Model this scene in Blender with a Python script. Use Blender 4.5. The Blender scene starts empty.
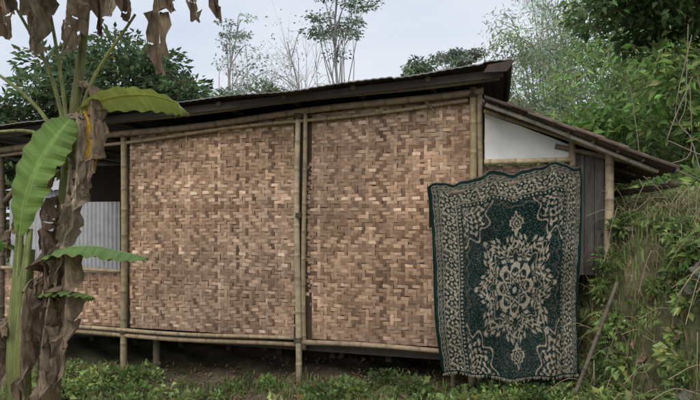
import bpy, math, random
import numpy as np
from mathutils import Vector, Matrix

R = np.random.RandomState(7)
random.seed(7)
scene = bpy.context.scene

# ---------------------------------------------------------------- helpers
def nrm(v):
    v = np.asarray(v, float)
    return v / (np.linalg.norm(v, axis=-1, keepdims=True) + 1e-9)

class Acc:
    def __init__(s):
        s.v=[]; s.f=[]; s.c=[]; s.m=[]; s.n=0
    def add(s, v, f, col, mi=0):
        v=np.asarray(v,float).reshape(-1,3); f=np.asarray(f,int).reshape(-1,4)
        col=np.asarray(col,float)
        if col.ndim==1: col=np.tile(col,(len(v),1))
        s.v.append(v); s.f.append(f+s.n); s.c.append(col); s.m.append(np.full(len(f),mi,int)); s.n+=len(v)
    def build(s, name, mats, parent=None, smooth=False):
        v=np.concatenate(s.v); f=np.concatenate(s.f); c=np.concatenate(s.c); m=np.concatenate(s.m)
        me=bpy.data.meshes.new(name)
        me.vertices.add(len(v)); me.vertices.foreach_set('co', v.astype(np.float32).ravel())
        me.loops.add(len(f)*4); me.loops.foreach_set('vertex_index', f.astype(np.int32).ravel())
        me.polygons.add(len(f)); me.polygons.foreach_set('loop_start', (np.arange(len(f))*4).astype(np.int32))
        for mt in mats: me.materials.append(mt)
        me.polygons.foreach_set('material_index', m.astype(np.int32))
        me.polygons.foreach_set('use_smooth', np.full(len(f), smooth))
        a=me.attributes.new('Col','FLOAT_COLOR','POINT')
        rgba=np.ones((len(v),4),np.float32); rgba[:,:3]=np.clip(c,0,1)
        a.data.foreach_set('color', rgba.ravel())
        me.update(calc_edges=True)
        ob=bpy.data.objects.new(name, me); scene.collection.objects.link(ob)
        if parent: ob.parent=parent
        return ob

def empty(name, loc=(0,0,0), rotz=0):
    e=bpy.data.objects.new(name,None); scene.collection.objects.link(e)
    e.location=loc; e.rotation_euler=(0,0,rotz); e.empty_display_size=0.2
    return e

def curve(pts, n):
    """Catmull-Rom"""
    P=np.asarray(pts,float); P=np.vstack([2*P[0]-P[1],P,2*P[-1]-P[-2]])
    k=len(P)-3; out=[]
    for t in np.linspace(0,k-1e-6,n):
        i=int(t); u=t-i; a,b,c,d=P[i:i+4]
        out.append(0.5*((2*b)+(-a+c)*u+(2*a-5*b+4*c-d)*u*u+(-a+3*b-3*c+d)*u**3))
    return np.array(out)

def tube(acc, pts, rad, seg=8, col=(1,1,1), mi=0, cap=True):
    P=np.asarray(pts,float); rad=np.broadcast_to(np.asarray(rad,float),(len(P),)).copy()
    col=np.asarray(col,float)
    if col.ndim==1: col=np.tile(col,(len(P),1))
    if cap:
        P=np.vstack([P[:1],P,P[-1:]]); rad=np.concatenate([[1e-4],rad,[1e-4]]); col=np.vstack([col[:1]*.5,col,col[-1:]*.5])
    T=np.gradient(P,axis=0); T[0]=P[-1]-P[0] if np.linalg.norm(T[0])<1e-6 else T[0]
    if cap: T[0]=T[1]=P[2]-P[1]; T[-1]=T[-2]=P[-2]-P[-3]
    T=nrm(T)
    ref=np.array([0,0,1.]) if abs(T[len(T)//2][2])<.8 else np.array([0,1.,0])
    A=nrm(np.cross(T,ref)); B=np.cross(T,A)
    th=np.linspace(0,2*math.pi,seg,endpoint=False)
    V=P[:,None]+rad[:,None,None]*(A[:,None]*np.cos(th)[None,:,None]+B[:,None]*np.sin(th)[None,:,None])
    n=len(P); i=np.arange(n-1)[:,None]*seg; j=np.arange(seg)[None]; j2=(j+1)%seg
    F=np.stack([i+j,i+j2,i+seg+j2,i+seg+j],-1)
    acc.add(V, F, np.repeat(col,seg,axis=0), mi)

BAM=[(0.34,0.25,0.145),(0.28,0.21,0.13),(0.38,0.29,0.17),(0.23,0.18,0.12)]
def pole(acc, p0, p1, r=0.035, col=None, taper=.88, bend=.008, mi=0, seg=10):
    p0=np.array(p0,float); p1=np.array(p1,float); L=np.linalg.norm(p1-p0)
    if col is None: col=BAM[R.randint(len(BAM))]
    col=np.array(col)
    ts=[0.]; cs=[1.]; rs=[1.]
    x=R.uniform(.05,.25)
    while x<L-.03:
        for dx,rr,cc in ((-.035,1.0,1.),(-.012,.99,.8),(0,1.09,.6),(.012,.98,1.12),(.04,.97,1.05)):
            ts.append((x+dx)/L); rs.append(rr); cs.append(cc)
        x+=R.uniform(.22,.36)
    ts.append(1.); rs.append(1.); cs.append(1.)
    ts=np.clip(np.array(ts),0,1); o=np.argsort(ts,kind='stable'); ts=ts[o]
    rs=np.array(rs)[o]; cs=np.array(cs)[o]
    ph=R.uniform(0,6,3)
    off=np.stack([np.sin(ts*L*2+ph[0]),np.sin(ts*L*1.7+ph[1]),np.sin(ts*L*2.3+ph[2])],1)*bend*min(L,1.5)
    P=p0+(p1-p0)*ts[:,None]+off
    rad=r*rs*(1-(1-taper)*ts)
    tube(acc,P,rad,seg,np.clip(col*(cs*R.uniform(.85,1.15))[:,None],0,1),mi)

def box(acc, lo, hi, col=(1,1,1), mi=0):
    x0,y0,z0=lo; x1,y1,z1=hi
    v=[(x0,y0,z0),(x1,y0,z0),(x1,y1,z0),(x0,y1,z0),(x0,y0,z1),(x1,y0,z1),(x1,y1,z1),(x0,y1,z1)]
    f=[(0,3,2,1),(4,5,6,7),(0,1,5,4),(1,2,6,5),(2,3,7,6),(3,0,4,7)]
    acc.add(v,f,col,mi)

def rvec(n, up=0.0):
    v=R.normal(size=(n,3)); v[:,2]+=up
    return nrm(v)

LB=1.85
def leaves(acc, C, L, W=.45, col=(.05,.09,.03), cvar=.35, mi=0, droop=0., nup=.8, dirs=None, lb=None):
    C=np.asarray(C,float); n=len(C)
    L=np.broadcast_to(L,(n,))*R.uniform(.65,1.25,n)
    d=rvec(n) if dirs is None else nrm(dirs+R.normal(size=(n,3))*.35)
    d[:,2]-=droop; d=nrm(d)
    N=rvec(n,nup); s=nrm(np.cross(d,N)); N=np.cross(s,d)
    w=(L*W*R.uniform(.8,1.2,n))[:,None]; L=L[:,None]
    v0=C; v1=C+d*L*.4+s*w*.5+N*w*.18; v2=C+d*L*.97-N*L*.12; v3=C+d*L*.4-s*w*.5+N*w*.18
    V=np.stack([v0,v1,v2,v3],1)
    F=np.arange(n*4).reshape(n,4)
    col=np.asarray(col,float)*(LB if lb is None else lb)
    if col.ndim==1: col=np.tile(col,(n,1))
    k=np.exp(R.normal(size=(n,1))*cvar*.8)
    c=col*k*(1+R.normal(size=(n,3))*.10)
    yl=R.rand(n)<.03; c[yl]=np.array([.28,.23,.08])*R.uniform(.5,1.1,(yl.sum(),1))
    acc.add(V,F,np.repeat(c,4,axis=0),mi)

# ---------------------------------------------------------------- materials
def new_mat(name):
    m=bpy.data.materials.new(name); m.use_nodes=True
    nt=m.node_tree; return m,nt,nt.nodes['Principled BSDF']

def mat_col(name, rough=.8, nscale=8., nlo=.75, nhi=1.2, bscale=40., bstr=.2, stretch=(1,1,1), spec=.3, transl=0., detail=6, tint=None, tscale=1.2, metal=0., noise=True):
    m,nt,b=new_mat(name); N=nt.nodes; L=nt.links
    at=N.new('ShaderNodeAttribute'); at.attribute_name='Col'
    out=at.outputs['Color']
    tc=N.new('ShaderNodeTexCoord'); mp=N.new('ShaderNodeMapping'); mp.inputs['Scale'].default_value=stretch
    L.new(tc.outputs['Object'],mp.inputs['Vector'])
    if noise:
        no=N.new('ShaderNodeTexNoise'); no.inputs['Scale'].default_value=nscale; no.inputs['Detail'].default_value=detail; no.inputs['Roughness'].default_value=.65
        L.new(mp.outputs[0],no.inputs['Vector'])
        mr=N.new('ShaderNodeMapRange'); mr.inputs[1].default_value=.3; mr.inputs[2].default_value=.7; mr.inputs[3].default_value=nlo; mr.inputs[4].default_value=nhi
        L.new(no.outputs[0],mr.inputs[0])
        mx=N.new('ShaderNodeVectorMath'); mx.operation='SCALE'
        L.new(at.outputs['Color'],mx.inputs[0]); L.new(mr.outputs[0],mx.inputs['Scale'])
        out=mx.outputs[0]
    if tint:
        n2=N.new('ShaderNodeTexNoise'); n2.inputs['Scale'].default_value=tscale; n2.inputs['Detail'].default_value=5; n2.inputs['Roughness'].default_value=.7
        L.new(tc.outputs['Object'],n2.inputs['Vector'])
        r2=N.new('ShaderNodeMapRange'); r2.inputs[1].default_value=.50; r2.inputs[2].default_value=.74; r2.inputs[3].default_value=0; r2.inputs[4].default_value=.7
        L.new(n2.outputs[0],r2.inputs[0])
        mm=N.new('ShaderNodeMix'); mm.data_type='RGBA'
        L.new(r2.outputs[0],mm.inputs[0]); L.new(out,mm.inputs[6]); mm.inputs[7].default_value=(*tint,1)
        out=mm.outputs[2]
    L.new(out,b.inputs['Base Color'])
    b.inputs['Roughness'].default_value=rough
    b.inputs['Specular IOR Level'].default_value=spec
    b.inputs['Metallic'].default_value=metal
    if bstr>0:
        n3=N.new('ShaderNodeTexNoise'); n3.inputs['Scale'].default_value=bscale; n3.inputs['Detail'].default_value=4
        L.new(mp.outputs[0],n3.inputs['Vector'])
        bp=N.new('ShaderNodeBump'); bp.inputs['Strength'].default_value=bstr; bp.inputs['Distance'].default_value=.01
        L.new(n3.outputs[0],bp.inputs['Height']); L.new(bp.outputs[0],b.inputs['Normal'])
    if transl>0:
        tr=N.new('ShaderNodeBsdfTranslucent'); L.new(out,tr.inputs['Color'])
        ms=N.new('ShaderNodeMixShader'); ms.inputs[0].default_value=transl
        L.new(b.outputs[0],ms.inputs[1]); L.new(tr.outputs[0],ms.inputs[2])
        L.new(ms.outputs[0],N['Material Output'].inputs['Surface'])
    return m

M_leaf=mat_col('foliage',rough=.7,bstr=0,transl=.40,spec=.12,noise=False)
M_bark=mat_col('bark',rough=.9,nscale=10,bscale=30,bstr=.6)
M_bamboo=mat_col('bamboo_pole',rough=.6,nscale=14,nlo=.6,nhi=1.2,bscale=60,bstr=.12,tint=(.16,.13,.10),tscale=4)
M_weave=mat_col('woven_bamboo_strips',rough=.8,nscale=30,nlo=.75,nhi=1.2,bscale=120,bstr=.25,tint=(.21,.125,.085),tscale=2.2)
M_dark=mat_col('dark_timber',rough=.9,nscale=6,bscale=25,bstr=.4)
M_metal=mat_col('weathered_roof_sheet',rough=.6,nscale=4,nlo=.5,nhi=1.2,bstr=.1,tint=(.07,.055,.045),tscale=2.5)
M_grey=mat_col('grey_corrugated_sheet',rough=.7,nscale=4,nlo=.7,nhi=1.1,bstr=.1)
M_tile=mat_col('clay_roof_tile',rough=.9,nscale=8,nlo=.5,nhi=1.3,bscale=30,bstr=.4,tint=(.07,.07,.06),tscale=5)
M_white=mat_col('weathered_white_panel',rough=.8,nscale=3,nlo=.80,nhi=1.05,bstr=.1,tint=(.50,.51,.50),tscale=3)
M_plank=mat_col('grey_plank',rough=.9,nscale=6,nlo=.5,nhi=1.2,bscale=30,bstr=.4,stretch=(6,6,.6))
M_banana=mat_col('banana_leaf',rough=.5,nscale=5,nlo=.75,nhi=1.15,bscale=30,bstr=.15,transl=.35,spec=.2)
M_dry=mat_col('dry_leaf',rough=.9,nscale=18,nlo=.5,nhi=1.3,bscale=35,bstr=.5,transl=.2,stretch=(1,1,.5))
M_stem=mat_col('banana_stem',rough=.55,nscale=9,nlo=.5,nhi=1.25,bscale=30,bstr=.3,stretch=(3,3,.5),tint=(.12,.075,.04),tscale=5)
M_stone=mat_col('mossy_stone',rough=.95,nscale=9,nlo=.4,nhi=1.3,bscale=16,bstr=1.,tint=(.07,.09,.035),tscale=5.0)
M_rug=mat_col('woven_rug_pile',rough=.95,nscale=40,nlo=.75,nhi=1.15,bscale=350,bstr=.4,spec=.03)

# ---------------------------------------------------------------- terrain
def sst(t):
    t=np.clip(t,0,1); return t*t*(3-2*t)
def XF(y):
    y=np.asarray(y,float)
    return np.where(y<4.75,1.98+.14*(4.75-y),1.98+.27*(y-4.75))
def H(x,y):
    x=np.asarray(x,float); y=np.asarray(y,float)
    z=0.03*np.clip(x,-6,3)+.03*np.sin(x*2.1+y*1.3)+.025*np.sin(x*4.7-y*3.9+1)+.012*np.sin(x*11+y*9)
    z+=.20*sst((x-.9)/1.3)*sst((y-2)/3)
    d=x-XF(y)
    lump=.04*np.sin(y*3.1+x*2)+.04*np.sin(y*7.3-x*5)+.02*np.sin(y*19+x*13)
    z+=1.38*sst((d+lump)/.42)+np.clip(d-.4,0,30)*.20
    far=np.clip(np.hypot(np.clip(x+3,0,99)*.7,y)-11,0,30)
    z+=.10*far*sst((x+6)/14.)
    return z
def grid_axis(lo,hi,c,n):
    t=np.linspace(-1,1,n); s=np.sign(t)*np.abs(t)**3.2
    return np.where(s<0,c+s*(c-lo),c+s*(hi-c))
gx=np.unique(np.concatenate([grid_axis(-160,160,1,120),np.linspace(-5,5,190)]))
gy=np.unique(np.concatenate([grid_axis(-60,260,5,120),np.linspace(1,9,150)]))
X,Y=np.meshgrid(gx,gy,indexing='ij'); Z=H(X,Y)
a=Acc(); V=np.stack([X,Y,Z],-1).reshape(-1,3)
nx,ny=len(gx),len(gy); I=np.arange(nx-1)[:,None]*ny+np.arange(ny-1)[None]
F=np.stack([I,I+ny,I+ny+1,I+1],-1)
soil=np.array([.19,.145,.10]); grn=np.array([.09,.12,.045])
k=np.clip(.22+.3*np.sin(V[:,0]*1.7+V[:,1])+.5*(np.abs(V[:,1]-5)>6),0,1)[:,None]
a.add(V,F,soil*(1-k)+grn*k)
M_ground=mat_col('earth_ground',rough=.95,nscale=6,nlo=.5,nhi=1.35,bscale=14,bstr=.9,tint=(.085,.115,.04),tscale=1.3)
a.build('ground',[M_ground],smooth=True)

# ---------------------------------------------------------------- house (local frame: x along wall, y inward, z up)
HX,HY,HA=-2.56,6.20,math.radians(-14.97)
house=empty('bamboo_house',(HX,HY,0),HA)
U=np.array([math.cos(HA),math.sin(HA)]); Vv=np.array([-math.sin(HA),math.cos(HA)])
topz=lambda u: 2.67+.066*u
roofz=lambda u: 2.86+.0545*u

def weave(name,u0,u1,z0,ztop,y=0.,c=.037,tone=1.,seed=0):
    rs=np.random.RandomState(seed)
    acc=Acc()
    nI=int((u1-u0)/c)+2; zt=max(ztop(u0),ztop(u1)); nJ=int((zt-z0)/c)+2
    palette=np.array([(.58,.39,.26),(.49,.32,.205),(.40,.25,.16),(.70,.51,.36),(.28,.17,.11),(.52,.335,.22)])
    rowc=palette[rs.choice(6,nJ+8,p=[.28,.27,.14,.14,.04,.13])]*rs.uniform(.88,1.10,(nJ+8,1))
    colc=palette[rs.choice(6,nI+8,p=[.12,.27,.25,.03,.14,.19])]*rs.uniform(.78,.98,(nI+8,1))
    o=[0]; sgn=1; left=rs.randint(6,16)
    for j in range(nJ):
        o.append(o[-1]+sgn); left-=1
        if left<=0: sgn=-sgn; left=rs.randint(4,18)
    zr=np.cumsum(rs.normal(size=nJ+2))*.0010; xr=np.cumsum(rs.normal(size=nI+8))*.0010
    H_=lambda i,j:((i+o[j])%4)<2
    hor=[];ver=[]
    for j in range(nJ):
        for i in range(-2,nI):
            if (i+o[j])%4==0: hor.append((i,j,2))
    for i in range(0,nI):
        j=0
        while j<nJ:
            if not H_(i,j):
                k=j
                while k<nJ and not H_(i,k): k+=1
                ver.append((i,j,k-j)); j=k
            else: j+=1
    t=np.linspace(0,1,5)[None,:,None]; s=np.array([0.,1.])[None,None,:]
    for horiz,runs in ((True,hor),(False,ver)):
        A=np.array(runs,float); i,j,l=A[:,0,None,None],A[:,1,None,None],A[:,2,None,None]; n=len(A)
        ii=A[:,0].astype(int)+2; jj=A[:,1].astype(int)
        w=rs.uniform(.82,1.02,(n,1,1)); jit=rs.normal(size=(n,1,1))*.0022
        if horiz:
            x=u0+(i-.14+t*(l+.28)+rs.normal(size=(n,1,1))*.04)*c+0*s+xr[ii][:,None,None]
            z=z0+(j+.5+(s-.5)*w)*c+jit+zr[jj][:,None,None]+rs.normal(size=(n,1,1))*.04*c*(t-.5)*2+.004*np.sin(x*3+j*.7)
            h=.004*np.sin(np.pi*t)**.6-.0015+0*s
            cc=rowc[jj]*np.exp(rs.normal(size=(n,1))*.16)
        else:
            z=z0+(j-.10+t*(l+.20)+rs.normal(size=(n,1,1))*.04)*c+0*s+zr[jj][:,None,None]
            x=u0+(i+.5+(s-.5)*w)*c+jit+xr[ii][:,None,None]
            h=.0035*np.sin(np.pi*t)**.6-.002+0*s
            cc=colc[ii]*np.exp(rs.normal(size=(n,1))*.16)
        pk=rs.rand(n); cc=np.where((pk<.05)[:,None],cc*1.3,cc); cc=np.where((pk>.94)[:,None],cc*.62,cc)
        x=np.broadcast_to(x,(n,5,2)); z=np.broadcast_to(z,(n,5,2)); h=np.broadcast_to(h,(n,5,2))
        x=np.clip(x,u0,u1)
        zl=ztop(u0)+(ztop(u1)-ztop(u0))*(x-u0)/(u1-u0); z=np.clip(np.minimum(z,zl),z0,None)
        bulge=.014*np.sin(x*2.1+seed)*np.sin((z-z0)*1.4)
        V=np.stack([x,y-h-rs.uniform(0,.0008,(n,1,1))-np.abs(bulge),z],-1)
        ar=(x.max((1,2))-x.min((1,2)))*(z.max((1,2))-z.min((1,2)))
        idx=np.where(ar>1e-5)[0]; V=V[idx]; cc=cc[idx]; n=len(idx)
        b=np.arange(n)[:,None]*10+np.arange(4)[None]*2
        F=np.stack([b,b+2,b+3,b+1],-1) if horiz else np.stack([b,b+1,b+3,b+2],-1)
        xm=V[...,0].mean((1,2)); zm=V[...,2].mean((1,2))
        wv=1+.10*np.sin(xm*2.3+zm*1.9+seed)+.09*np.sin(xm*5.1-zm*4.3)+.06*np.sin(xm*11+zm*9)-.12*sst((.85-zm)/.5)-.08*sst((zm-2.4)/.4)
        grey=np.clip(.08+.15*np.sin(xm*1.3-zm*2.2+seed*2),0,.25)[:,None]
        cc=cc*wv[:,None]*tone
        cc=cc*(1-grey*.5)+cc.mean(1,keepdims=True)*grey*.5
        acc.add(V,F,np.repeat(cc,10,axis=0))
    V=[(u0,y+.006,z0),(u1,y+.006,z0),(u1,y+.006,ztop(u1)),(u0,y+.006,ztop(u0))]
    acc.add(V,[(0,1,2,3)],(.14,.09,.055))
    return acc.build(name,[M_weave],house)

weave('woven_wall_panel_a',.04,2.10,.46,lambda u:topz(u)-.02,seed=1)
weave('woven_wall_panel_b',2.15,3.86,.46,lambda u:topz(u)-.02,seed=2,tone=.97)
weave('woven_porch_panel',-2.2,-.04,.46,lambda u:1.08+0*u,seed=3,tone=.98)
weave('woven_annex_panel',3.97,4.74,.46,lambda u:2.22+0*u,seed=4,tone=.85)

fr=Acc()
pale=(.56,.46,.30)
def fp(*a,**k): pole(fr,*a,**k)
fp((0,-.05,-.12),(0,-.05,2.70),.038,(.38,.31,.185))
fp((2.105,-.05,-.02),(2.10,-.05,2.80),.034,pale)
fp((2.17,-.045,.35),(2.175,-.045,2.82),.026,(.42,.33,.20))
fp((3.87,-.05,.1),(3.87,-.05,2.96),.038,(.48,.38,.23))
fp((3.95,-.04,.1),(3.95,-.04,2.90),.030,(.32,.25,.16))
fp((-2.2,-.05,-.2),(-2.2,-.05,2.6),.045,(.2,.15,.09))
fp((-1.80,-.02,-.2),(-1.80,-.02,2.6),.05,(.18,.14,.10))
fp((-2.3,-.07,.43),(2.07,-.07,.46),.023,(.50,.39,.24))
fp((-2.3,-.05,.375),(2.07,-.05,.39),.027,(.34,.26,.16))
fp((2.15,-.06,.43),(3.9,-.06,.44),.027,(.40,.30,.20))
fp((-2.2,-.06,1.10),(-.03,-.06,1.12),.024,(.42,.33,.19))
fp((-1.75,0,1.9),(-1.15,0,2.5),.035,(.22,.17,.1))
fp((-1.1,-.02,.46),(-1.1,-.02,1.1),.02)
fp((.22,.25,-.15),(.22,.25,.34),.045,(.2,.16,.1)); fp((2.3,.9,-.1),(2.3,.9,.34),.05,(.12,.1,.07)); fp((1.2,1.2,-.1),(1.2,1.2,.34),.05,(.12,.1,.07))
fp((-3.2,-.06,topz(-3.2)+.0),(3.98,-.06,topz(3.98)),.038,(.29,.22,.14))
fp((-3.2,-.03,topz(-3.2)-.085),(3.82,-.055,topz(3.82)-.085),.020,(.38,.29,.18))
fp((-3.2,-.20,roofz(-3.2)-.06),(4.12,-.22,roofz(4.12)-.075),.034,(.17,.14,.11))
fp((3.43,-.075,2.86),(3.52,-.075,2.74),.016,(.2,.15,.1))
for u in np.arange(-3.0,4.1,.72):
    pole(fr,(u,-.30,roofz(u)-.035),(u,3.6,roofz(u)-.10),.026,(.2,.16,.11),bend=.003)
for (u,z,r) in ((0,2.66,.048),(2.11,2.78,.044),(3.87,2.90,.048),(0,.43,.048),(2.11,.46,.044),(2.12,1.75,.044)):
    for k in range(4):
        zz=z+(k-1.5)*.014
        th=np.linspace(0,2*math.pi,15); P=np.stack([u+r*np.cos(th),-.05+r*np.sin(th),zz+.004*np.sin(th)],1)
        tube(fr,P,.006,5,(.12,.09,.06),cap=False)
fr.build('bamboo_frame',[M_bamboo],house,smooth=True)

bd=Acc(); brown=(.16,.11,.07); dk=(.05,.04,.03)
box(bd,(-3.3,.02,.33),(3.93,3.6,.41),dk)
box(bd,(2.04,-.005,.44),(2.24,.018,topz(2.1)-.02),(.07,.05,.035))
box(bd,(0.0,3.55,.41),(3.93,3.59,2.75),brown)
box(bd,(3.90,.03,.41),(3.93,3.54,2.80),brown)
box(bd,(-.02,.03,.41),(.01,3.54,2.60),(.09,.065,.045))
# porch rear: open lower part, boards above
box(bd,(-2.05,2.6,.41),(-.025,2.63,2.6),dk); box(bd,(-3.3,2.6,1.98),(-2.05,2.63,2.6),dk)
box(bd,(-2.09,2.55,.41),(-2.02,2.597,1.98),(.12,.08,.05))
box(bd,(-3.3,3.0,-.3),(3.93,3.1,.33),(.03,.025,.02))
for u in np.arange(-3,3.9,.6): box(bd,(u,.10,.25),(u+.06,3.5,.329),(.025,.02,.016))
box(bd,(-1.6,1.6,.41),(-.4,2.1,.85),(.06,.045,.03)); 
V=[]
for u in (-3.3,4.15):
    for (yy,dz) in ((-.285,-.025),(-.265,-.025),(-.265,-.095),(-.285,-.095)): V.append((u,yy,roofz(u)+dz))
bd.add(V,[(0,1,2,3),(7,6,5,4),(0,4,5,1),(1,5,6,2),(2,6,7,3),(3,7,4,0)],(.075,.065,.055))
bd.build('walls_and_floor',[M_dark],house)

rf=Acc()
us=np.arange(-3.4,4.22,.019); ys=np.array([-.40,-.2,.5,1.5,2.6,3.9])
Ug,Yg=np.meshgrid(us,ys,indexing='ij')
Zg=roofz(Ug)+.003*np.sin(Ug*2*math.pi/.076)-.02*(Yg+.4)+.014*np.sin(Ug*1.9)+.007*np.sin(Ug*5.2)+.009*((np.floor((Ug+3.4)/.82))%2)
Yg=Yg+(.03*np.sin(np.floor((Ug+3.4)/.82)*2.7))*(Yg<-.3)
nU,nY=Ug.shape
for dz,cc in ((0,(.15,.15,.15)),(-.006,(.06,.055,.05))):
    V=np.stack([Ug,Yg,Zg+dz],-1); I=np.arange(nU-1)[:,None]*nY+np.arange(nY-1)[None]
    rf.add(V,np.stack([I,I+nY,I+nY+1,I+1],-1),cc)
V=np.concatenate([np.stack([us,Yg[:,0],Zg[:,0]],-1),np.stack([us,Yg[:,0]-.001,Zg[:,0]-.010],-1)]); I=np.arange(nU-1)
rf.add(V,np.stack([I,I+1,I+1+nU,I+nU],-1),(.26,.26,.25))
rf.build('corrugated_roof',[M_metal],house,smooth=True)
en=Acc()
P=[(4.20,-.42,roofz(4.2)+.005),(4.21,.5,roofz(4.2)-.01),(4.2,2,roofz(4.2)-.04),(4.2,3.8,roofz(4.2)-.08)]
tube(en,P,.028,8,(.07,.06,.05))
V=[(3.98,-.425,roofz(4)-.070),(4.18,-.425,roofz(4.2)-.085),(4.25,-.425,roofz(4.2)+.012),(4.02,-.425,roofz(4)-.005)]
V2=[(x,y+.02,z) for x,y,z in V]
en.add(V+V2,[(0,1,2,3),(7,6,5,4),(0,4,5,1),(1,5,6,2),(2,6,7,3),(3,7,4,0)],(.08,.062,.052))
en.build('roof_end_board',[M_dark],house)

an=Acc()
az=lambda u: 2.80-(u-3.97)*.43
for yy,cc in ((-.26,(.54,.50,.42)),(-.06,(.3,.23,.14)),(.5,(.2,.15,.1)),(1.2,(.2,.15,.1))):
    pole(an,(3.99,yy,az(3.99)-.05),(5.42,yy,az(5.42)-.05),.019,cc,bend=.008)
for u in np.arange(4.1,5.4,.2):
    pole(an,(u,-.28,az(u)-.015),(u,2.2,az(u)-.015),.013,(.3,.22,.13),bend=.003)
pole(an,(3.98,-.05,2.25),(4.76,-.05,2.26),.028,(.48,.40,.24))
pole(an,(4.77,-.05,1.0),(4.77,-.05,2.42),.033,(.33,.26,.17))
pole(an,(5.06,-.06,1.2),(5.06,-.06,2.30),.042,(.52,.42,.28))
pole(an,(5.05,1.8,1.2),(5.05,1.8,2.30),.045,(.2,.15,.1))
pole(an,(4.62,-.03,2.38),(5.3,-.07,2.20),.024,(.22,.17,.11))
pole(an,(5.2,.4,1.95),(5.6,-.1,2.02),.03,(.12,.09,.06))
an.build('annex_frame',[M_bamboo],house,smooth=True)
aw=Acc()
def azz(u): return az(u)-.07
us=np.linspace(3.985,4.76,17); V=[]
for u in us:
    for k in range(4):
        z=2.27+(azz(u)-2.27)*k/3; V.append((u,-.014+.012*math.sin(u*9+k)+.006*math.sin(u*23+k*2),z))
F=[(4*i+k,4*i+4+k,4*i+5+k,4*i+1+k) for i in range(16) for k in range(3)]
aw.add(V,F,(.82,.82,.80))
aw.build('white_gable_sheet',[M_white],house,smooth=True)
ap=Acc()
for i,u in enumerate(np.arange(4.79,5.02,.085)):
    box(ap,(u,.02+.006*(i%2),1.2),(u+.08,.045+.006*(i%2),azz(u)-.02),np.array((.24,.22,.20))*R.uniform(.6,1.2))
for i,y in enumerate(np.arange(.08,1.8,.16)):
    box(ap,(5.0,y,1.2),(5.025,y+.15,2.1),np.array((.12,.10,.08))*R.uniform(.6,1.2))
box(ap,(3.98,1.85,.8),(5.0,1.88,2.25),(.05,.04,.03))
ap.build('annex_plank_wall',[M_plank],house)
tl=Acc()
for ci,u in enumerate(np.arange(3.98,5.5,.19)):
    for ri,y in enumerate(np.arange(-.38,2.3,.2)):
        n=6; tt=np.linspace(0,1,n); prof=.024*np.sin(tt*2*math.pi)
        c=np.array((.14,.10,.08))*R.uniform(.45,1.35); jz=R.normal()*.008; jx=R.normal()*.016; jy=R.normal()*.008
        V=[]
        for e,(uu,dz) in enumerate(((u,0.014),(u+.235,.020))):
            for k in range(n): V.append((uu+jx,y+jy+tt[k]*.215,az(uu)+dz+prof[k]+jz))
        for e,(uu,dz) in enumerate(((u,0.001),(u+.235,.005))):
            for k in range(n): V.append((uu+jx,y+jy+tt[k]*.215,az(uu)+dz+prof[k]+jz))
        F=[(k,k+n,k+n+1,k+1) for k in range(n-1)]+[(2*n+k,2*n+k+1,3*n+k+1,3*n+k) for k in range(n-1)]
        F+=[(n+k,3*n+k,3*n+k+1,n+k+1) for k in range(n-1)]+[(0,2*n,3*n,n),(n-1,2*n-1,4*n-1,3*n-1)]
        tl.add(V,F,c)
tl.build('annex_tile_roof',[M_tile],house)

# grey corrugated sheet of the neighbouring shed, seen through the porch
ns=Acc()
us=np.arange(-6.0,-1.2,.02); cw=.02*np.sin(us*2*math.pi/.1)
V=np.concatenate([np.stack([us,4.0+cw,0*us+.2],-1),np.stack([us,4.0+cw,0*us+2.25],-1),np.stack([us,3.85+cw,0*us+2.27],-1),np.stack([us,5.5+cw,0*us+2.7],-1)])
n=len(us);I=np.arange(n-1)
ns.add(V,np.concatenate([np.stack([I,I+1,I+1+n,I+n],-1),np.stack([I+2*n,I+1+2*n,I+1+3*n,I+3*n],-1)]),(.50,.51,.53))
so=ns.build('corrugated_shed',[M_grey],None,smooth=True); so.location=(HX,HY,0); so.rotation_euler=(0,0,HA)

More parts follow.
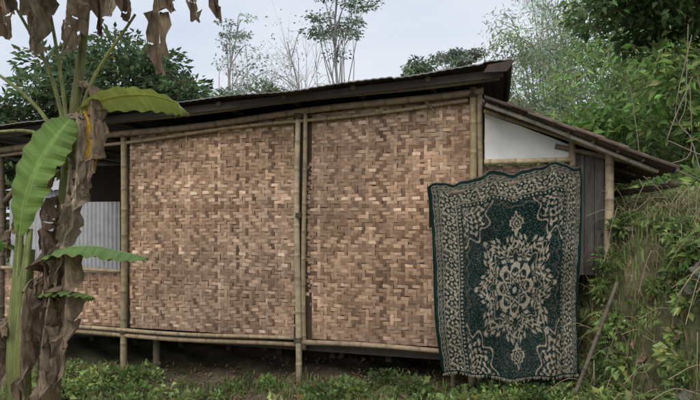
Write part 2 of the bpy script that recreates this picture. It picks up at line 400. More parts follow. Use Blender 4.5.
# ---------------------------------------------------------------- rug
def rug():
    nu,nv=440,540
    s=np.linspace(0,1,nu); t=np.linspace(0,1,nv); S,T=np.meshgrid(s,t,indexing='ij')
    W,Hh=1.34,1.66
    x=S*W; y=T*Hh
    rs=np.random.RandomState(5)
    kn=rs.rand(nu,nv)
    x=x+.003*np.sin(y*40)+.0016*rs.normal(size=x.shape)+.006*np.sin(y*5+x*3)
    y=y+.0016*rs.normal(size=x.shape)+.006*np.sin(x*6+1)
    green=np.array([.006,.021,.019]); cream=np.array([.38,.33,.255]); mid=np.array([.12,.105,.08])
    m=np.zeros_like(x); q=np.zeros_like(x)
    L,Rr,Tp=.30,1.18,.24
    cx,cy=.775,.95
    dx=(x-cx); dy=(y-cy)
    th=np.arctan2(dy/1.3,dx); r=np.hypot(dx/.34,dy/.45)
    edge=1+.13*np.cos(8*th)+.05*np.cos(24*th)-.06*np.cos(4*th)
    rr=r/edge
    def ring(a,b,v): return (v>a)&(v<b)
    field=(x>L)&(x<Rr)&(y>Tp)
    med=rr<1
    lace=np.sin(44*rr+2.6*np.cos(8*th))*np.cos(32*th+3*np.sin(9*rr))
    mm=np.zeros_like(m,bool)
    mm|=ring(.91,1.0,rr)&(np.cos(48*th)>-.5)
    mm|=ring(.68,.88,rr)&(lace>-.10)
    mm|=ring(.62,.648,rr)
    pet=.34+.17*np.abs(np.cos(4*th))
    mm|=(r<pet)&(r>.80*pet)
    mm|=ring(.40,.60,rr)&(np.cos(16*th+math.pi)>-.1)&(np.sin(60*rr)>-.4)
    mm|=ring(.12,.32,r)&(np.sin(64*r+3*np.cos(8*th))>-.1)
    mm|=(r<.06)
    mm&=med
    for py,sz in ((cy-.54,.10),(cy+.54,.10)):
        pdy=y-py; pr=(np.abs(dx)/.07+np.abs(pdy)/(sz))*(1+.12*np.cos(10*np.arctan2(pdy,dx)))
        mm|=ring(.74,1.0,pr)|ring(.34,.55,pr)|(pr<.16)
    m[field&mm]=1
    for (ccx,ccy,rx,ry) in ((L,Tp,.25,.33),(Rr,Tp,.23,.33),(L,1.66,.25,.38),(Rr,1.66,.23,.38)):
        ex=(x-ccx); ey=(y-ccy); t2=np.arctan2(np.abs(ey)/ry,np.abs(ex)/rx); r2=np.hypot(ex/rx,ey/ry)/(1+.12*np.cos(12*t2))
        lc=np.sin(28*r2+2.2*np.cos(12*t2))*np.cos(18*t2+5*r2)+.45*np.sin(x*150+np.sin(y*60))*np.sin(y*150)
        sp=((r2<.84)&(lc>.02))|ring(.94,1.0,r2)
        sp&=field
        m[sp]=1
    fx=(x-cx+10)%.13-.065; fy=(y-cy+10)%.14-.07; fr_=np.hypot(fx,fy); fa=np.arctan2(fy,fx)
    spr=(fr_<.012+.007*np.cos(4*fa))&(fr_>.005)&(rr>1.16)&field
    q[spr]=.35
    dv=np.minimum(np.minimum(x-L,Rr-x),y-Tp)
    al2=np.where(np.abs(dv-(y-Tp))<1e-6,x,y)
    vine=(np.abs(dv-.03-.012*np.sin(al2*55))<.005)&field
    q[vine]=.8
    dl=x; dr=W-x; dt=y
    bd=np.minimum(np.minimum(dl/L,dr/(W-Rr)),dt/Tp)
    inb=~field
    al=np.where((dt/Tp<=dl/L)&(dt/Tp<=dr/(W-Rr)),x,y)
    g=bd
    b=np.zeros_like(m,bool)
    b|=ring(.10,.125,g)|ring(.29,.315,g)|ring(.80,.83,g)
    b|=ring(.15,.26,g)&(np.sin(al*2*math.pi/.045+7*np.sin(g*30))>.15)
    b|=ring(.87,.94,g)&(np.sin(al*2*math.pi/.034)>.1)
    per=.165; ax=((al+.04)%per-per/2); bx=(g-.56)*.26
    rr2=np.hypot(ax,bx); aa=np.arctan2(bx,ax)
    mb=ring(.33,.79,g)
    ros=(rr2<.052+.012*np.cos(8*aa))&~((rr2<.038+.006*np.cos(8*aa+3.1))&(rr2>.020))&~(rr2<.007)
    scr=np.abs(bx-.045*np.sin(al*2*math.pi/per+1.2))<.006
    lf=np.sin(ax*150+np.sin(bx*120)*2)*np.sin(bx*170+1.4+np.sin(ax*80))>-.02
    b|=mb&(ros|scr|(lf&(rr2>.064)))
    m[inb&b]=1
    soft=kn<.045; m=np.where(soft,1-m,m)
    col=green[None,None]*(1-m[...,None])+cream[None,None]*m[...,None]
    qq=np.where(m>.5,0,q)[...,None]
    col=col*(1-qq*.8)+mid*qq*.8
    kk=((kn>.84)&(m>.5))[...,None]; col=np.where(kk,col*.6,col)
    gxm=np.abs(np.gradient(m,axis=0))+np.abs(np.gradient(m,axis=1))
    col=np.where((gxm>.4)[...,None]&(m[...,None]>.5),col*.62+mid*.15,col)
    col[g<.08]=green*1.2
    fade=np.clip(.5+.5*np.sin(x*4+1)*np.sin(y*3.1),0,1)[...,None]*.012
    col=col+fade*np.array([.9,.95,.8])
    col*=(.86+.28*rs.rand(nu,nv))[...,None]
    tl=np.array([3.46,2.00]); tr=np.array([4.80,2.20]); bl=np.array([3.615,.32]); br=np.array([4.77,.38])
    topw=tl*(1-S[...,None])+tr*S[...,None]
    topw[...,1]+=.035*np.sin(S*math.pi*1.0)+.022*np.sin(S*17+.5)+.014*np.sin(S*31)+.006*np.sin(S*63)
    botw=bl*(1-S[...,None])+br*S[...,None]
    botw[...,1]+=.022*np.sin(S*9)+.010*np.sin(S*21)
    P=topw*(1-T[...,None])+botw*T[...,None]
    P[...,0]+=.014*np.sin(T*7)*(1-S)+.018*np.sin(T*5+1)*S
    fold=.044*np.sin(S*13+.9*T)*(1-.45*T)+.026*np.sin(S*27+2*T+1)*(1-T)**.7+.024*np.sin(T*6+S*3)+.018*np.sin(T*14+S*5)+.010*np.sin(T*31-S*9)*np.exp(-((T-.35)/.3)**2)+.008*np.sin(S*44+T*7)
    curl=-.06*np.exp(-S*25)*np.exp(-T*6)
    roll=.08*np.exp(-T*20)
    Yl=-.21-.22*T+fold+curl+roll
    V=np.stack([P[...,0],Yl,P[...,1]],-1)
    acc=Acc(); I=np.arange(nu-1)[:,None]*nv+np.arange(nv-1)[None]
    acc.add(V,np.stack([I,I+1,I+nv+1,I+nv],-1),col.reshape(-1,3))
    T2=np.linspace(0,1,12); top=V[::6,0]; Vb=[]
    for k,tt in enumerate(T2):
        p=top.copy(); p[:,1]+=.012+.10*math.sin(min(tt*4,1)*math.pi/2); p[:,2]+=.016*math.sin(min(tt*5,1)*math.pi)-.45*max(tt-.12,0); Vb.append(p)
    Vb=np.stack(Vb,1); n1,n2=Vb.shape[:2]; I=np.arange(n1-1)[:,None]*n2+np.arange(n2-1)[None]
    acc.add(Vb,np.stack([I,I+n2,I+n2+1,I+1],-1),(.12,.12,.09))
    def bind(line): tube(acc,line,.006,6,(.010,.028,.025),cap=True)
    bind(V[::8,-1]); bind(V[0,::8]); bind(V[-1,::8]); bind(V[::8,0])
    for row,sg in ((V[:,0],1),(V[:,-1],-1)):
        k=rs.choice(nu,300); p=row[k]; n=len(p); h=rs.uniform(.012,.032,(n,1))
        d=np.stack([rs.normal(size=n)*.4,-np.abs(rs.normal(size=n))*.4,np.full(n,sg*1.)],-1)
        wv=np.array([.0022,0,0]); VV=np.stack([p-wv,p+wv,p+d*h+wv*.5,p+d*h-wv*.5],1)
        acc.add(VV,np.arange(n*4).reshape(n,4),(.30,.27,.21))
    ob=acc.build('ornamental_rug',[M_rug],None,smooth=True)
    ob.location=(HX,HY,0); ob.rotation_euler=(0,0,HA)
rug()
rk=Acc()
pole(rk,(3.56,-.13,1.93),(4.82,-.13,2.12),.022,(.2,.15,.1)); pole(rk,(3.70,-.10,0.0),(3.70,-.09,2.0),.025,(.2,.15,.1)); pole(rk,(4.66,-.10,.1),(4.66,-.09,2.13),.025,(.2,.15,.1))
o=rk.build('bamboo_drying_rack',[M_bamboo],None,smooth=True); o.location=(HX,HY,0); o.rotation_euler=(0,0,HA)

ls=Acc(); pole(ls,(1.76,4.40,.14),(2.17,4.36,1.22),.018,(.16,.13,.10),bend=.014)
ls.build('leaning_bamboo_stick',[M_bamboo],smooth=True)

# ---------------------------------------------------------------- trees
def make_tree(name, base, top, center, radii, nclump, nper, leaf, col, tr=.15, clump_r=.5, barkcol=(.12,.10,.08), W=.45, flat=1., droop=.2, shell=.5, bare=0, cvar=.35, lb=None):
    acc=Acc(); base=np.array(base,float); top=np.array(top,float); center=np.array(center,float)
    ln=np.linalg.norm(top-base)
    trunk=curve([base,base*.6+top*.4+R.normal(size=3)*.02*ln,base*.25+top*.75+R.normal(size=3)*.03*ln,top],14)
    tube(acc,trunk,np.linspace(tr,tr*.25,14),8,barkcol,1)
    d=rvec(nclump); rad=(shell+(1-shell)*R.rand(nclump,1))*R.uniform(.75,1.12,(nclump,1))
    cl=center+d*rad*np.array(radii)
    for c in cl:
        f=R.uniform(.35,.95); k=trunk[int(f*13)]
        if c[2]<k[2]: k=trunk[int(13*.45)]
        mid=(k+c)/2+R.normal(size=3)*.08*np.linalg.norm(c-k)+np.array([0,0,.05*ln])
        p=curve([k,mid,c],8); tube(acc,p,np.linspace(tr*.35,tr*.06,8),5,barkcol,1,cap=False)
        for q in range(3):
            e=c+rvec(1)[0]*clump_r*.9; tube(acc,curve([p[5],(p[5]+e)/2+R.normal(size=3)*.05,e],5),np.linspace(tr*.1,tr*.03,5),4,barkcol,1,cap=False)
        if R.rand()<bare: continue
        n=int(nper*R.uniform(.6,1.4)); o=rvec(n)*(R.rand(n,1)**.45)*clump_r*R.uniform(.7,1.3)*np.array([1,1,.65*flat])
        cc=np.array(col)*math.exp(R.normal()*.28)
        leaves(acc,c+o,leaf,W,cc,cvar,0,droop,dirs=o/clump_r,lb=lb)
    return acc.build(name,[M_leaf,M_bark])

make_tree('mango_tree',(-6.2,14,.0),(-6.0,14,4.8),(-5.9,14,4.6),(2.3,1.8,1.7),66,270,.2,(.058,.088,.042),tr=.2,clump_r=.62)
make_tree('mango_tree',(-9.3,13.5,.0),(-9.2,13.5,4.0),(-9.0,13.5,3.5),(1.8,1.5,1.1),38,210,.2,(.065,.095,.045),tr=.18,clump_r=.6)
make_tree('slender_tree',(-4.4,20,0),(-4.1,20,8.9),(-4.1,20,7.5),(1.15,1.0,1.9),26,50,.14,(.18,.21,.17),tr=.07,clump_r=.45,flat=.5,barkcol=(.42,.39,.36))  # from here on, far trees: distance haze painted into paler leaf colours
make_tree('albizia_tree',(-.2,18,0),(-.45,18,9.3),(-.45,18,8.4),(1.15,1.0,1.35),24,75,.13,(.11,.14,.10),tr=.075,clump_r=.44,flat=.35,barkcol=(.33,.31,.29))
make_tree('bare_tree',(-1.6,19,0),(-2.2,19,7.8),(-2.1,19,6.8),(1.6,1,1.9),48,12,.10,(.2,.21,.17),tr=.06,clump_r=.75,barkcol=(.45,.42,.40))
make_tree('young_tree',(2.7,20,0),(2.65,20,7.0),(2.65,20,6.8),(.55,.6,.8),16,120,.16,(.10,.135,.09),tr=.07,clump_r=.35)
make_tree('young_tree',(-3.1,17,0),(-3.1,17,5.3),(-3.1,17,5.2),(1.0,.6,.8),16,120,.18,(.14,.17,.12),tr=.07,clump_r=.4)
make_tree('young_tree',(-4.4,17,0),(-4.4,17,5.0),(-4.4,17,5.0),(.8,.6,.8),14,110,.18,(.14,.17,.12),tr=.07,clump_r=.4)
make_tree('slender_tree',(5.0,24,2),(4.9,24,9.0),(4.9,24,8.6),(1.2,.9,.6),16,110,.17,(.13,.155,.12),tr=.08,clump_r=.42,flat=.5)

def bamboo_clump(name, base, n, h, spread, col, lsz=.27, nl=210):
    acc=Acc(); base=np.array(base,float)
    for i in range(n):
        b=base+np.array([R.normal()*.5,R.normal()*.35,0]); an_=R.uniform(0,2*math.pi); hh=h*R.uniform(.6,1.08); sp=spread*R.uniform(.5,1.3)
        d=np.array([math.cos(an_),math.sin(an_),0])
        P=curve([b,b+d*sp*.15+[0,0,hh*.5],b+d*sp*.5+[0,0,hh*.88],b+d*sp+[0,0,hh*.97],b+d*sp*1.35+[0,0,hh*.88]],26)
        tube(acc,P,np.linspace(.03,.005,26),5,(.19,.22,.12),1)
        m=nl; idx=R.randint(4,26,m); o=np.clip(R.normal(size=(m,3)),-1.7,1.7)*np.array([.40,.40,.28])*(1.3-idx/40)[:,None]
        c=np.array(col)*math.exp(R.normal()*.2)
        leaves(acc,P[idx]+o,lsz,.22,c,.28,0,.6,nup=.3,lb=1.9)
    return acc.build(name,[M_leaf,M_bark])
for (x,y,h,c) in ((5.2,19,5.2,(.18,.22,.14)),(7.2,20,6.4,(.18,.22,.14)),(9.4,18,6.6,(.14,.19,.09)),(3.9,22,5.0,(.18,.21,.16)),(8.2,15,5.0,(.14,.20,.08)),(12.5,19,7.4,(.15,.20,.11)),(6.2,24,7.4,(.24,.27,.23)),(9.2,25,9.0,(.24,.27,.23)),(4.4,17,3.8,(.15,.20,.10))):  # leaf colours lightened to imitate haze, palest on the farthest groves
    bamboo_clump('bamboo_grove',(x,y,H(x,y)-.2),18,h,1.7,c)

fm=Acc()
def shrub(acc,c,r,n,leaf,col,W=.45,droop=.2,lb=None):
    o=rvec(n)*(R.rand(n,1)**.4)*r*np.array([1,1,.8]); leaves(acc,np.array(c)+o,leaf,W,np.array(col)*math.exp(R.normal()*.25),.35,0,droop,dirs=o/r,lb=lb)
pal=[(.11,.155,.06),(.14,.19,.065),(.18,.23,.08),(.085,.12,.055),(.13,.165,.07)]
for i in range(210):
    y=R.uniform(8.5,19); x=R.uniform(2.2+.27*(y-5),.75*y+1.5) if R.rand()<.8 else R.uniform(-1,2+.3*y)
    if x<2.6+.27*(y-5): y=max(y,11.5)
    z=H(x,y)+R.uniform(.1,1.5)
    shrub(fm,(x,y,z),R.uniform(.45,.85),240,R.uniform(.12,.24),pal[R.randint(5)],W=R.uniform(.25,.55))
for i in range(60):
    x=R.uniform(4.5,22); y=R.uniform(20,25); shrub(fm,(x,y,H(x,y)+R.uniform(.3,3.2)),R.uniform(.9,1.4),280,.3,(.19,.22,.16),W=.45)  # far shrubs: pale grey-green has aerial haze mixed into the leaf colour
for i in range(50):
    x=R.uniform(-12,0); y=R.uniform(12.5,16); shrub(fm,(x,y,R.uniform(.4,3)),.9,170,.2,pal[R.choice([0,3])])
fm.build('hillside_foliage',[M_leaf])

make_tree('shade_tree',(5.4,7.6,1.5),(4.9,7.4,5.2),(4.6,7.2,4.8),(1.75,1.0,.75),54,140,.14,(.065,.10,.04),tr=.12,clump_r=.38,droop=.4,W=.4)
make_tree('broadleaf_sapling',(4.5,7.0,1.7),(4.3,6.8,3.6),(4.3,6.8,3.35),(.85,.5,.75),22,75,.15,(.13,.19,.06),tr=.03,clump_r=.34,droop=.3)
make_tree('broadleaf_sapling',(3.9,8.0,1.7),(3.7,8.0,3.1),(3.7,8.0,2.8),(.8,.5,.6),18,75,.15,(.13,.20,.065),tr=.03,clump_r=.34)

vn=Acc()
for i in range(12):
    x=R.uniform(3.3,4.3); y=R.uniform(5.2,6.6); z=R.uniform(3.0,4.2)
    e=(x+R.uniform(-.6,.6),y-.3,H(x,y)+R.uniform(-.2,.4))
    tube(vn,curve([(x,y,z),(x+R.uniform(-.3,.3),y,z*.6+e[2]*.4-.2),(x+R.uniform(-.3,.3),y,z*.3+e[2]*.7),e],16),.005,5,(.27,.23,.18),cap=False)
for i in range(300):
    y=R.uniform(3.4,5.2); x=XF(y)+R.uniform(-.08,.8); z=H(x,y)+R.uniform(.03,.22); d=rvec(1)[0]*R.uniform(.12,.45)
    tube(vn,curve([(x,y,z),(x+d[0]*.5,y+d[1]*.5,z+abs(d[2])*.4+.04),(x+d[0],y+d[1]*.6,z+d[2]-.05)],7),.0028,4,np.array((.34,.27,.18))*R.uniform(.6,1.2),cap=False)
vn.build('hanging_vines',[M_bark],smooth=True)

def stone(acc,c,s,seed):
    rs=np.random.RandomState(seed); n=26; th=np.linspace(0,2*math.pi,n,endpoint=False); ph=np.linspace(.05,math.pi-.05,16)
    TH,PH=np.meshgrid(th,ph); d=np.stack([np.sin(PH)*np.cos(TH),np.sin(PH)*np.sin(TH),np.cos(PH)],-1)
    r=np.full(TH.shape,1.25)
    for q in range(9):
        nn=rs.normal(size=3); nn/=np.linalg.norm(nn); h=rs.uniform(.55,.9); dd=d@nn
        r=np.where(dd>.05,np.minimum(r,h/np.maximum(dd,.05)),r)
    r=r+.02*rs.normal(size=r.shape)
    V=np.array(c)+d*r[...,None]*np.array(s)
    m=len(ph); i=np.arange(m-1)[:,None]*n; j=np.arange(n)[None]; j2=(j+1)%n
    acc.add(V.reshape(-1,3),np.stack([i+j,i+n+j,i+n+j2,i+j2],-1),np.array((.24,.22,.19))*rs.uniform(.5,1.1))
st=Acc()
for i in range(18):
    y=R.uniform(3.15,3.8); x=XF(y)+R.uniform(.08,.40); s=R.uniform(.05,.10)
    stone(st,(x,y,H(x,y)-.06),(s*R.uniform(.9,1.3),s,s*R.uniform(.6,.9)),i)
for i in range(18):
    x=R.uniform(-2.6,1.8); y=5.0+R.uniform(-.3,.6); s=R.uniform(.015,.04); stone(st,(x,y,H(x,y)),(s*1.3,s,s*.7),100+i)
st.build('mossy_stones',[M_stone],smooth=False)

# ---------------------------------------------------------------- undergrowth
def ferns(acc,P,L,col,nf=7,np_=16,up=.5):
    for p,l in zip(P,L):
        cc=np.array(col[R.randint(len(col))])*math.exp(R.normal()*.2)*LB
        for k in range(nf):
            a_=R.uniform(0,2*math.pi); d=np.array([math.cos(a_),math.sin(a_),0]); ll=l*R.uniform(.6,1.15); rise=up*R.uniform(.6,1.5)
            C=curve([p,p+d*ll*.4+[0,0,ll*rise*.8],p+d*ll*.8+[0,0,ll*rise*.75],p+d*ll*1.1+[0,0,ll*(rise*.3)]],np_)
            T=nrm(np.gradient(C,axis=0)); sd=nrm(np.cross(T,[0,0,1])); 
            t=np.linspace(0,1,np_); w=ll*.26*np.sin(np.pi*np.clip(t*.93+.05,0,1))**.7
            for sg in (-1,1):
                b=C[1:]; o=nrm(sd*sg+T*.35-np.array([0,0,.25]))[1:]; ww=w[1:,None]; tt=T[1:]*ll/np_*.48
                V=np.stack([b-tt,b+o*ww*.5-tt*1.0,b+o*ww+tt*.2,b+o*ww*.45+tt],1); n=len(b)
                acc.add(V,np.arange(n*4).reshape(n,4),np.repeat(cc*R.uniform(.8,1.2,(n,1)),4,axis=0))
def inhouse(x,y):
    p=(np.stack([x,y],-1)-np.array([HX,HY])); w=p@Vv; u=p@U
    return (w>.10)&(u<4.9)
def frontrug(x,y):
    p=(np.stack([x,y],-1)-np.array([HX,HY])); w=p@Vv; u=p@U
    return (w>-.62)&(u>3.4)&(u<4.85)
GC=[(.11,.165,.055),(.14,.19,.065),(.08,.12,.045),(.18,.22,.085)]
DG=[(.22,.19,.11),(.17,.17,.08)]
def grass(acc,x,y,h,col):
    n=len(x); z=H(x,y); p=np.stack([x,y,z-.01],-1); d=rvec(n); d[:,2]=0; d=nrm(d); s=np.stack([-d[:,1],d[:,0],0*d[:,0]],-1)
    h=h[:,None]; w=.0040*(1+R.rand(n,1)); le=R.uniform(.2,.9,(n,1))
    a0=p-s*w; a1=p+s*w; m=p+d*h*le*.3; m[:,2:]+=h*.65; t=p+d*h*le; t[:,2:]+=h*(1-.35*le)
    V=np.stack([a0,a1,m+s*w*.8,m-s*w*.8,t+s*w*.1,t-s*w*.1],1); b=np.arange(n)[:,None]*6
    F=np.concatenate([b+np.array([[0,1,2,3]]),b+np.array([[3,2,4,5]])])
    c=np.array(col)[R.randint(len(col),size=n)]*np.exp(R.normal(size=(n,1))*.25)*LB
    acc.add(V,F,np.repeat(c,6,axis=0))
g=Acc()
n=20000; x=R.uniform(-4,2.4,n); y=R.uniform(4.3,7,n); k=~inhouse(x,y)
dens=np.sin(x*3.1+1)*np.sin(y*4.3+x)+.6*np.sin(x*9)*np.sin(y*11)+R.rand(n)*1.0; k&=dens>.45
x=x[k]; y=y[k]; grass(g,x,y,R.uniform(.03,.13,len(x)),GC+DG[:1])
n=11000; y=R.uniform(3.4,5.6,n); x=XF(y)+R.uniform(-.15,1.3,n); k=~frontrug(x,y); grass(g,x[k],y[k],R.uniform(.06,.22,k.sum()),GC+DG+DG)
g.build('grass',[M_leaf])
wd=Acc()
for i in range(230):
    x=R.uniform(-3.3,2.1); w=R.beta(1.2,1.2)
    y=(HY-.2674*(x-HX))-.02-w*1.25
    if math.sin(x*3.3+1)*math.sin(w*7+x*2)<-.1 and x<.3: continue
    tall=.5+.5*math.sin(x*2.3+2)+(.6 if x>.1 else 0)
    r=R.uniform(.05,.13)*(1+.3*tall); n=int(40+50*tall)
    if frontrug(np.array([x]),np.array([y]))[0]: r*=.8
    shrub(wd,(x,y,H(x,y)+r*.5),r,n,R.uniform(.03,.08),GC[R.randint(4)],W=R.uniform(.4,.8),droop=-.1)
for i in range(420):
    y=R.uniform(3.3,6.2); x=XF(y)+(R.uniform(-.10,.5) if R.rand()<.7 else R.uniform(.4,1.8))
    xx,yy=np.array([x]),np.array([y])
    if inhouse(xx,yy)[0] or frontrug(xx,yy)[0]: continue
    if y<3.8 and R.rand()<.4: continue
    if math.sin(y*6+x*4)*math.sin(x*7-y*2)<-.35: continue
    r=R.uniform(.04,.13); shrub(wd,(x-.03,y-.02,H(x,y)+r*.3),r,65,R.uniform(.03,.08),GC[R.randint(4)],W=R.uniform(.25,.7))
for i in range(60):
    y=R.uniform(5.8,8.5); x=R.uniform(2.8,6.0); r=R.uniform(.15,.35)
    if inhouse(np.array([x-.2]),np.array([y]))[0]: continue
    shrub(wd,(x,y,H(x,y)+r*.6),r,190,R.uniform(.07,.14),GC[R.randint(4)],W=.4)
wd.build('undergrowth',[M_leaf])
fn=Acc(); P=[];Ls=[]
for i in range(140):
    y=R.uniform(3.5,5.8); x=XF(y)+(R.uniform(-.08,.5) if R.rand()<.6 else R.uniform(.4,1.4))
    xx,yy=np.array([x]),np.array([y])
    if inhouse(xx,yy)[0] or frontrug(xx,yy)[0]: continue
    P.append(np.array([x,y,float(H(x,y))])); Ls.append(R.uniform(.10,.27))
for i in range(26):
    x=R.uniform(-2.2,1.9); y=(HY-.2674*(x-HX))-R.uniform(.15,1.0); P.append(np.array([x,y,float(H(x,y))])); Ls.append(R.uniform(.10,.2))
ferns(fn,P,Ls,GC)
fn.build('ferns',[M_leaf])
lt=Acc(); n=2600; x=R.uniform(-3.5,2.4,n); y=R.uniform(4.4,6.6,n); C=np.stack([x,y,H(x,y)+.015],-1)
leaves(lt,C,.07,.4,(.26,.18,.11),.4,0,0,nup=4,lb=1)
n=900; y=R.uniform(3.5,5.2,n); x=XF(y)+R.uniform(0,1.1,n); leaves(lt,np.stack([x,y,H(x,y)+.04],-1),.10,.35,(.28,.21,.13),.4,0,.2,nup=2,lb=1)
lt.build('leaf_litter',[M_dry])

# ---------------------------------------------------------------- banana plant
def bleaf(acc,pts,width,side,fold=.25,tat=.15,c1=(.10,.19,.035),c2=None,n=44,mi=0,crump=0.,arch=.35,browntip=0.,wpow=.65):
    C=curve(pts,n); T=nrm(np.gradient(C,axis=0)); side=np.array(side,float)
    sd=nrm(side-(T@side)[:,None]*T); up=np.cross(sd,T); 
    up=np.where(up[:,2:3]<0,-up,up) if abs(up[n//3][2])>.15 else up
    t=np.linspace(0,1,n); w=width*.5*np.clip(np.sin(np.pi*np.clip(t*.95+.03,0,1)),0,1)**wpow
    c1=np.array(c1); c2=c1*.9 if c2 is None else np.array(c2)
    M=7; ss=np.linspace(0,1,M)
    for sg in (-1,1):
        st_=0
        while st_<n-1:
            en_=st_+1
            while en_<n-1 and R.rand()>tat: en_+=1
            ang=fold+R.normal()*(.10+.5*tat)*1.0; sk=R.normal()*.05*tat*4; wl=R.uniform(.85,1.04)
            ii=np.arange(st_,en_+1); wv=w[ii]*wl
            k=ss[None,:]
            lat=k*wv[:,None]*math.cos(ang); nn=k*wv[:,None]*math.sin(ang)-arch*(k**2)*wv[:,None]+.03*wv[:,None]*np.sin(ii*1.3)[:,None]*k*3
            P=C[ii][:,None]+sd[ii][:,None]*(sg*lat)[...,None]+up[ii][:,None]*nn[...,None]+T[ii][:,None]*(k*wv[:,None]*(.25+sk))[...,None]
            if crump>0:
                ph=R.uniform(0,6,3)
                P=P+crump*np.stack([np.sin(P[...,2]*31+ph[0]+k*6),np.sin(P[...,0]*37+ph[1]+P[...,2]*19),np.sin(P[...,1]*29+ph[2]+k*5)],-1)*k[...,None]
                P=P+R.normal(size=P.shape)*crump*.22
            m=len(ii)
            vein=(1+.10*np.sin(ii*2.9)+R.normal(size=m)*.05)[:,None,None]
            mixf=(t[ii][:,None]*.4+k*.6)[...,None]
            cc=(c1*(1-mixf)+c2*mixf)*vein
            rib=(k<.08)[...,None]
            cc=np.where(rib,np.clip(cc*1.5+.03,0,1),cc)
            if crump==0:
                ed=sst((k-.86)/.14)[...,None]*(.5+.5*np.sin(ii*.9+sg))[:,None,None]*.6
                cc=cc*(1-ed)+np.array([.25,.18,.07])*ed
            if browntip>0:
                bt=sst((t[ii][:,None]-(1-browntip))/.12+ (k-.7)*.8)[...,None]*np.ones_like(cc[...,:1]); cc=cc*(1-bt)+np.array([.13,.08,.04])*bt
            b=np.arange(m-1)[:,None]*M+np.arange(M-1)[None]
            acc.add(P,np.stack([b,b+M,b+M+1,b+1],-1),cc.reshape(-1,3),mi)
            st_=en_
    tube(acc,C-up*.004,np.linspace(.011,.003,n)*(1 if crump==0 else .6),6,np.clip(c1*1.3+.02,0,1),mi)
DRY=[(.28,.20,.135),(.33,.25,.17),(.19,.13,.09),(.40,.32,.23)]
def dead(acc,pts,width,side=(1,0,0),**k):
    c=DRY[R.randint(4)]; bleaf(acc,pts,width,side,fold=R.uniform(-1.1,-.6),tat=.28,c1=c,c2=np.array(c)*.7,crump=k.pop('crump',.018),mi=1,wpow=.5,n=k.pop('n',30),arch=.5,**k)
bn=Acc()
GS=(.24,.28,.10)
sp=curve([(-2.28,4.05,-.15),(-2.24,4.03,.6),(-2.20,4.02,1.2),(-2.12,4.0,1.75),(-2.06,4.0,2.35),(-1.98,4.0,3.0),(-1.93,4.0,3.5)],40)
tube(bn,sp,np.concatenate([np.linspace(.09,.045,26),np.linspace(.04,.020,14)]),12,np.array([(.18,.14,.08)]*14+[(.21,.22,.08)]*26),2)
sp2=curve([(-2.42,3.95,-.15),(-2.40,3.93,.6),(-2.37,3.92,1.1),(-2.33,3.92,1.5)],24)
tube(bn,sp2,np.linspace(.085,.04,24),12,GS,2)
for i in range(5):
    o=np.array([R.uniform(-.02,.02),-.02,0]); tube(bn,curve([sp2[4]+o,sp2[12]+o*2,sp2[23]+o*2+np.array([R.uniform(-.05,.05),0,.15])],14),np.linspace(.06,.014,14),8,np.array(GS)*R.uniform(.7,1.2),2)
tube(bn,curve([(-2.33,3.9,1.45),(-2.38,3.88,1.58),(-2.37,3.87,1.68)],8),.016,8,(.2,.27,.07),0)
bleaf(bn,[(-2.37,3.87,1.60),(-2.31,3.85,1.88),(-2.20,3.84,2.14),(-2.08,3.85,2.33),(-2.01,3.88,2.44)],.37,(.80,-.1,-.55),fold=.12,tat=.04,c1=(.23,.36,.09),c2=(.17,.29,.07),arch=.15)
bleaf(bn,[(-2.02,4.0,2.50),(-1.80,3.97,2.60),(-1.50,3.92,2.62),(-1.28,3.9,2.57),(-1.16,3.9,2.48)],.30,(.1,1.,-.60),fold=-.05,tat=.09,c1=(.48,.50,.12),c2=(.30,.42,.10),arch=.25,browntip=.14)
bleaf(bn,[(-2.30,3.92,1.38),(-2.10,3.88,1.50),(-1.85,3.85,1.53),(-1.60,3.82,1.49),(-1.43,3.8,1.45)],.30,(.1,1.,-.10),fold=-.15,tat=.08,c1=(.22,.34,.12),c2=(.17,.29,.09),arch=.4)
bleaf(bn,[(-2.30,3.92,1.15),(-2.12,3.88,1.20),(-1.95,3.85,1.20),(-1.82,3.83,1.17)],.22,(.1,1.,-.3),fold=-.1,tat=.08,c1=(.21,.33,.11),arch=.3)
bleaf(bn,[(-2.33,3.92,1.42),(-2.48,3.9,1.55),(-2.62,3.85,1.50),(-2.75,3.82,1.38)],.2,(.1,1.,-.4),fold=-.1,tat=.1,c1=(.17,.28,.07),arch=.3)
for e,m in (((-1.55,3.9,3.2),(-1.9,3.95,2.7)),((-2.65,3.9,2.85),(-2.3,3.95,2.55)),((-2.5,3.9,3.4),(-2.2,3.95,2.8)),((-2.6,3.9,2.35),(-2.3,3.95,2.35)),((-2.2,3.9,3.4),(-2.12,3.95,2.8))):
    tube(bn,curve([(-2.06,4.0,2.15),m,e],12),np.linspace(.019,.009,12),7,(.28,.31,.11),2)
bleaf(bn,[(-1.97,3.97,2.55),(-1.90,3.93,2.40),(-1.88,3.92,2.20),(-1.89,3.92,2.05)],.16,(1,.2,0),fold=-.5,tat=.2,c1=(.60,.38,.05),c2=(.46,.27,.05),crump=.01,n=24)
C0=(-1.95,4.0,3.4)
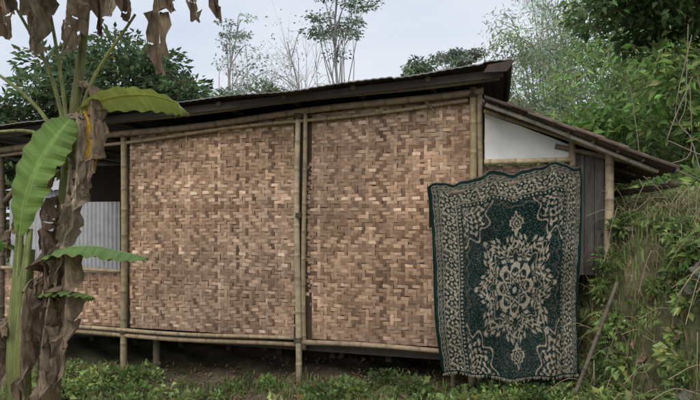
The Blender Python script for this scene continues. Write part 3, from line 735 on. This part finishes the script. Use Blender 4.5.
for (pts,w) in (
 ([(-2.02,4.0,2.75),(-1.90,3.93,2.68),(-1.86,3.9,2.3),(-1.90,3.9,1.9)],.16),
 ([(-2.04,4.0,2.5),(-1.97,3.9,2.45),(-1.97,3.88,2.0),(-2.06,3.88,1.55)],.18),
 ([(-2.1,4.0,2.2),(-2.03,3.9,2.1),(-2.06,3.88,1.7),(-2.12,3.88,1.25)],.20),
 ([(-2.15,4.0,1.9),(-2.2,3.86,1.8),(-2.17,3.84,1.3),(-2.15,3.84,.8)],.22),
 ([(-2.2,4.0,1.5),(-2.05,3.86,1.5),(-2.02,3.84,1.1),(-2.08,3.84,.5)],.20),
 ([(-2.2,4.0,1.3),(-2.3,3.84,1.25),(-2.32,3.80,.8),(-2.26,3.8,.3)],.22),
 ([(-2.2,4.0,1.2),(-2.12,3.8,1.15),(-2.16,3.76,.7),(-2.14,3.76,.2)],.26),
 ([(-2.4,3.95,1.0),(-2.52,3.82,.98),(-2.55,3.78,.7),(-2.52,3.78,.2)],.20),
 ([(-2.1,4.0,2.1),(-2.25,3.95,2.0),(-2.42,3.9,1.75),(-2.46,3.9,1.45)],.12),
 ([C0,(-1.6,3.8,3.65),(-1.34,3.7,3.35),(-1.30,3.7,2.72)],.24),
 ([C0,(-1.5,3.7,3.75),(-1.1,3.6,3.6),(-1.02,3.6,3.04)],.28),
 ([C0,(-1.6,3.7,3.8),(-.95,3.5,3.7),(-.85,3.5,3.02)],.24),
 ([C0,(-1.85,3.8,3.6),(-1.72,3.7,3.5),(-1.70,3.7,2.98)],.18),
 ([C0,(-2.1,3.8,3.55),(-2.2,3.75,3.3),(-2.2,3.72,2.88)],.28),
 ([C0,(-2.2,3.7,3.6),(-2.45,3.6,3.3),(-2.42,3.6,2.80)],.36),
 ([C0,(-2.1,3.7,3.6),(-2.32,3.6,3.4),(-2.28,3.6,2.92)],.36),
 ([C0,(-1.9,3.8,3.5),(-1.95,3.75,3.3),(-1.98,3.72,2.88)],.28),
 ([C0,(-1.75,3.7,3.7),(-1.5,3.6,3.6),(-1.48,3.6,3.04)],.24),
 ([C0,(-2.0,3.7,3.6),(-2.08,3.6,3.4),(-2.09,3.6,3.0)],.32),
 ([C0,(-1.7,3.7,3.7),(-1.62,3.6,3.6),(-1.60,3.6,3.08)],.26),
 ([C0,(-1.5,3.7,3.75),(-1.25,3.6,3.6),(-1.18,3.6,3.10)],.22),
): dead(bn,pts,w)
bn.build('banana_plant',[M_banana,M_dry,M_stem],smooth=False)

# ---------------------------------------------------------------- world, sun, camera
w=bpy.data.worlds.new('World'); scene.world=w; w.use_nodes=True
nt=w.node_tree; N=nt.nodes; L=nt.links; bg=N['Background']; bg.inputs[1].default_value=.118
sky=N.new('ShaderNodeTexSky'); sky.sky_type='NISHITA'; sky.sun_disc=False
SE,SAZ=math.radians(48),math.radians(203)
sky.sun_elevation=SE; sky.sun_rotation=SAZ; sky.air_density=1.5; sky.dust_density=4
tc=N.new('ShaderNodeTexCoord'); no=N.new('ShaderNodeTexNoise'); no.inputs['Scale'].default_value=2.2; no.inputs['Detail'].default_value=6
mp=N.new('ShaderNodeMapping'); mp.inputs['Scale'].default_value=(1,1,3); L.new(tc.outputs['Generated'],mp.inputs[0]); L.new(mp.outputs[0],no.inputs['Vector'])
cr=N.new('ShaderNodeValToRGB'); cr.color_ramp.elements[0].position=.35; cr.color_ramp.elements[0].color=(6.0,6.6,7.9,1); cr.color_ramp.elements[1].position=.7; cr.color_ramp.elements[1].color=(8.1,8.3,8.6,1)
L.new(no.outputs[0],cr.inputs[0])
mx=N.new('ShaderNodeMix'); mx.data_type='RGBA'; mx.inputs[0].default_value=.85
L.new(sky.outputs[0],mx.inputs[6]); L.new(cr.outputs[0],mx.inputs[7]); L.new(mx.outputs[2],bg.inputs[0])
sd=bpy.data.lights.new('sun','SUN'); sd.energy=1.45; sd.angle=math.radians(40); sd.color=(1,.94,.86)
so=bpy.data.objects.new('sun',sd); scene.collection.objects.link(so)
d=Vector((math.sin(SAZ)*math.cos(SE),math.cos(SAZ)*math.cos(SE),math.sin(SE)))
so.rotation_euler=d.to_track_quat('Z','Y').to_euler(); so.location=(0,-3,12)

cd=bpy.data.cameras.new('camera'); cam=bpy.data.objects.new('camera',cd); scene.collection.objects.link(cam)
cam.location=(0,0,1.75); cam.rotation_euler=(math.radians(90),0,0); cd.sensor_width=36; cd.lens=540/700*36; cd.shift_y=15/700
cd.clip_start=.05; cd.clip_end=600; scene.camera=cam
scene.view_settings.view_transform='Standard'; scene.view_settings.look='None'; scene.view_settings.exposure=0
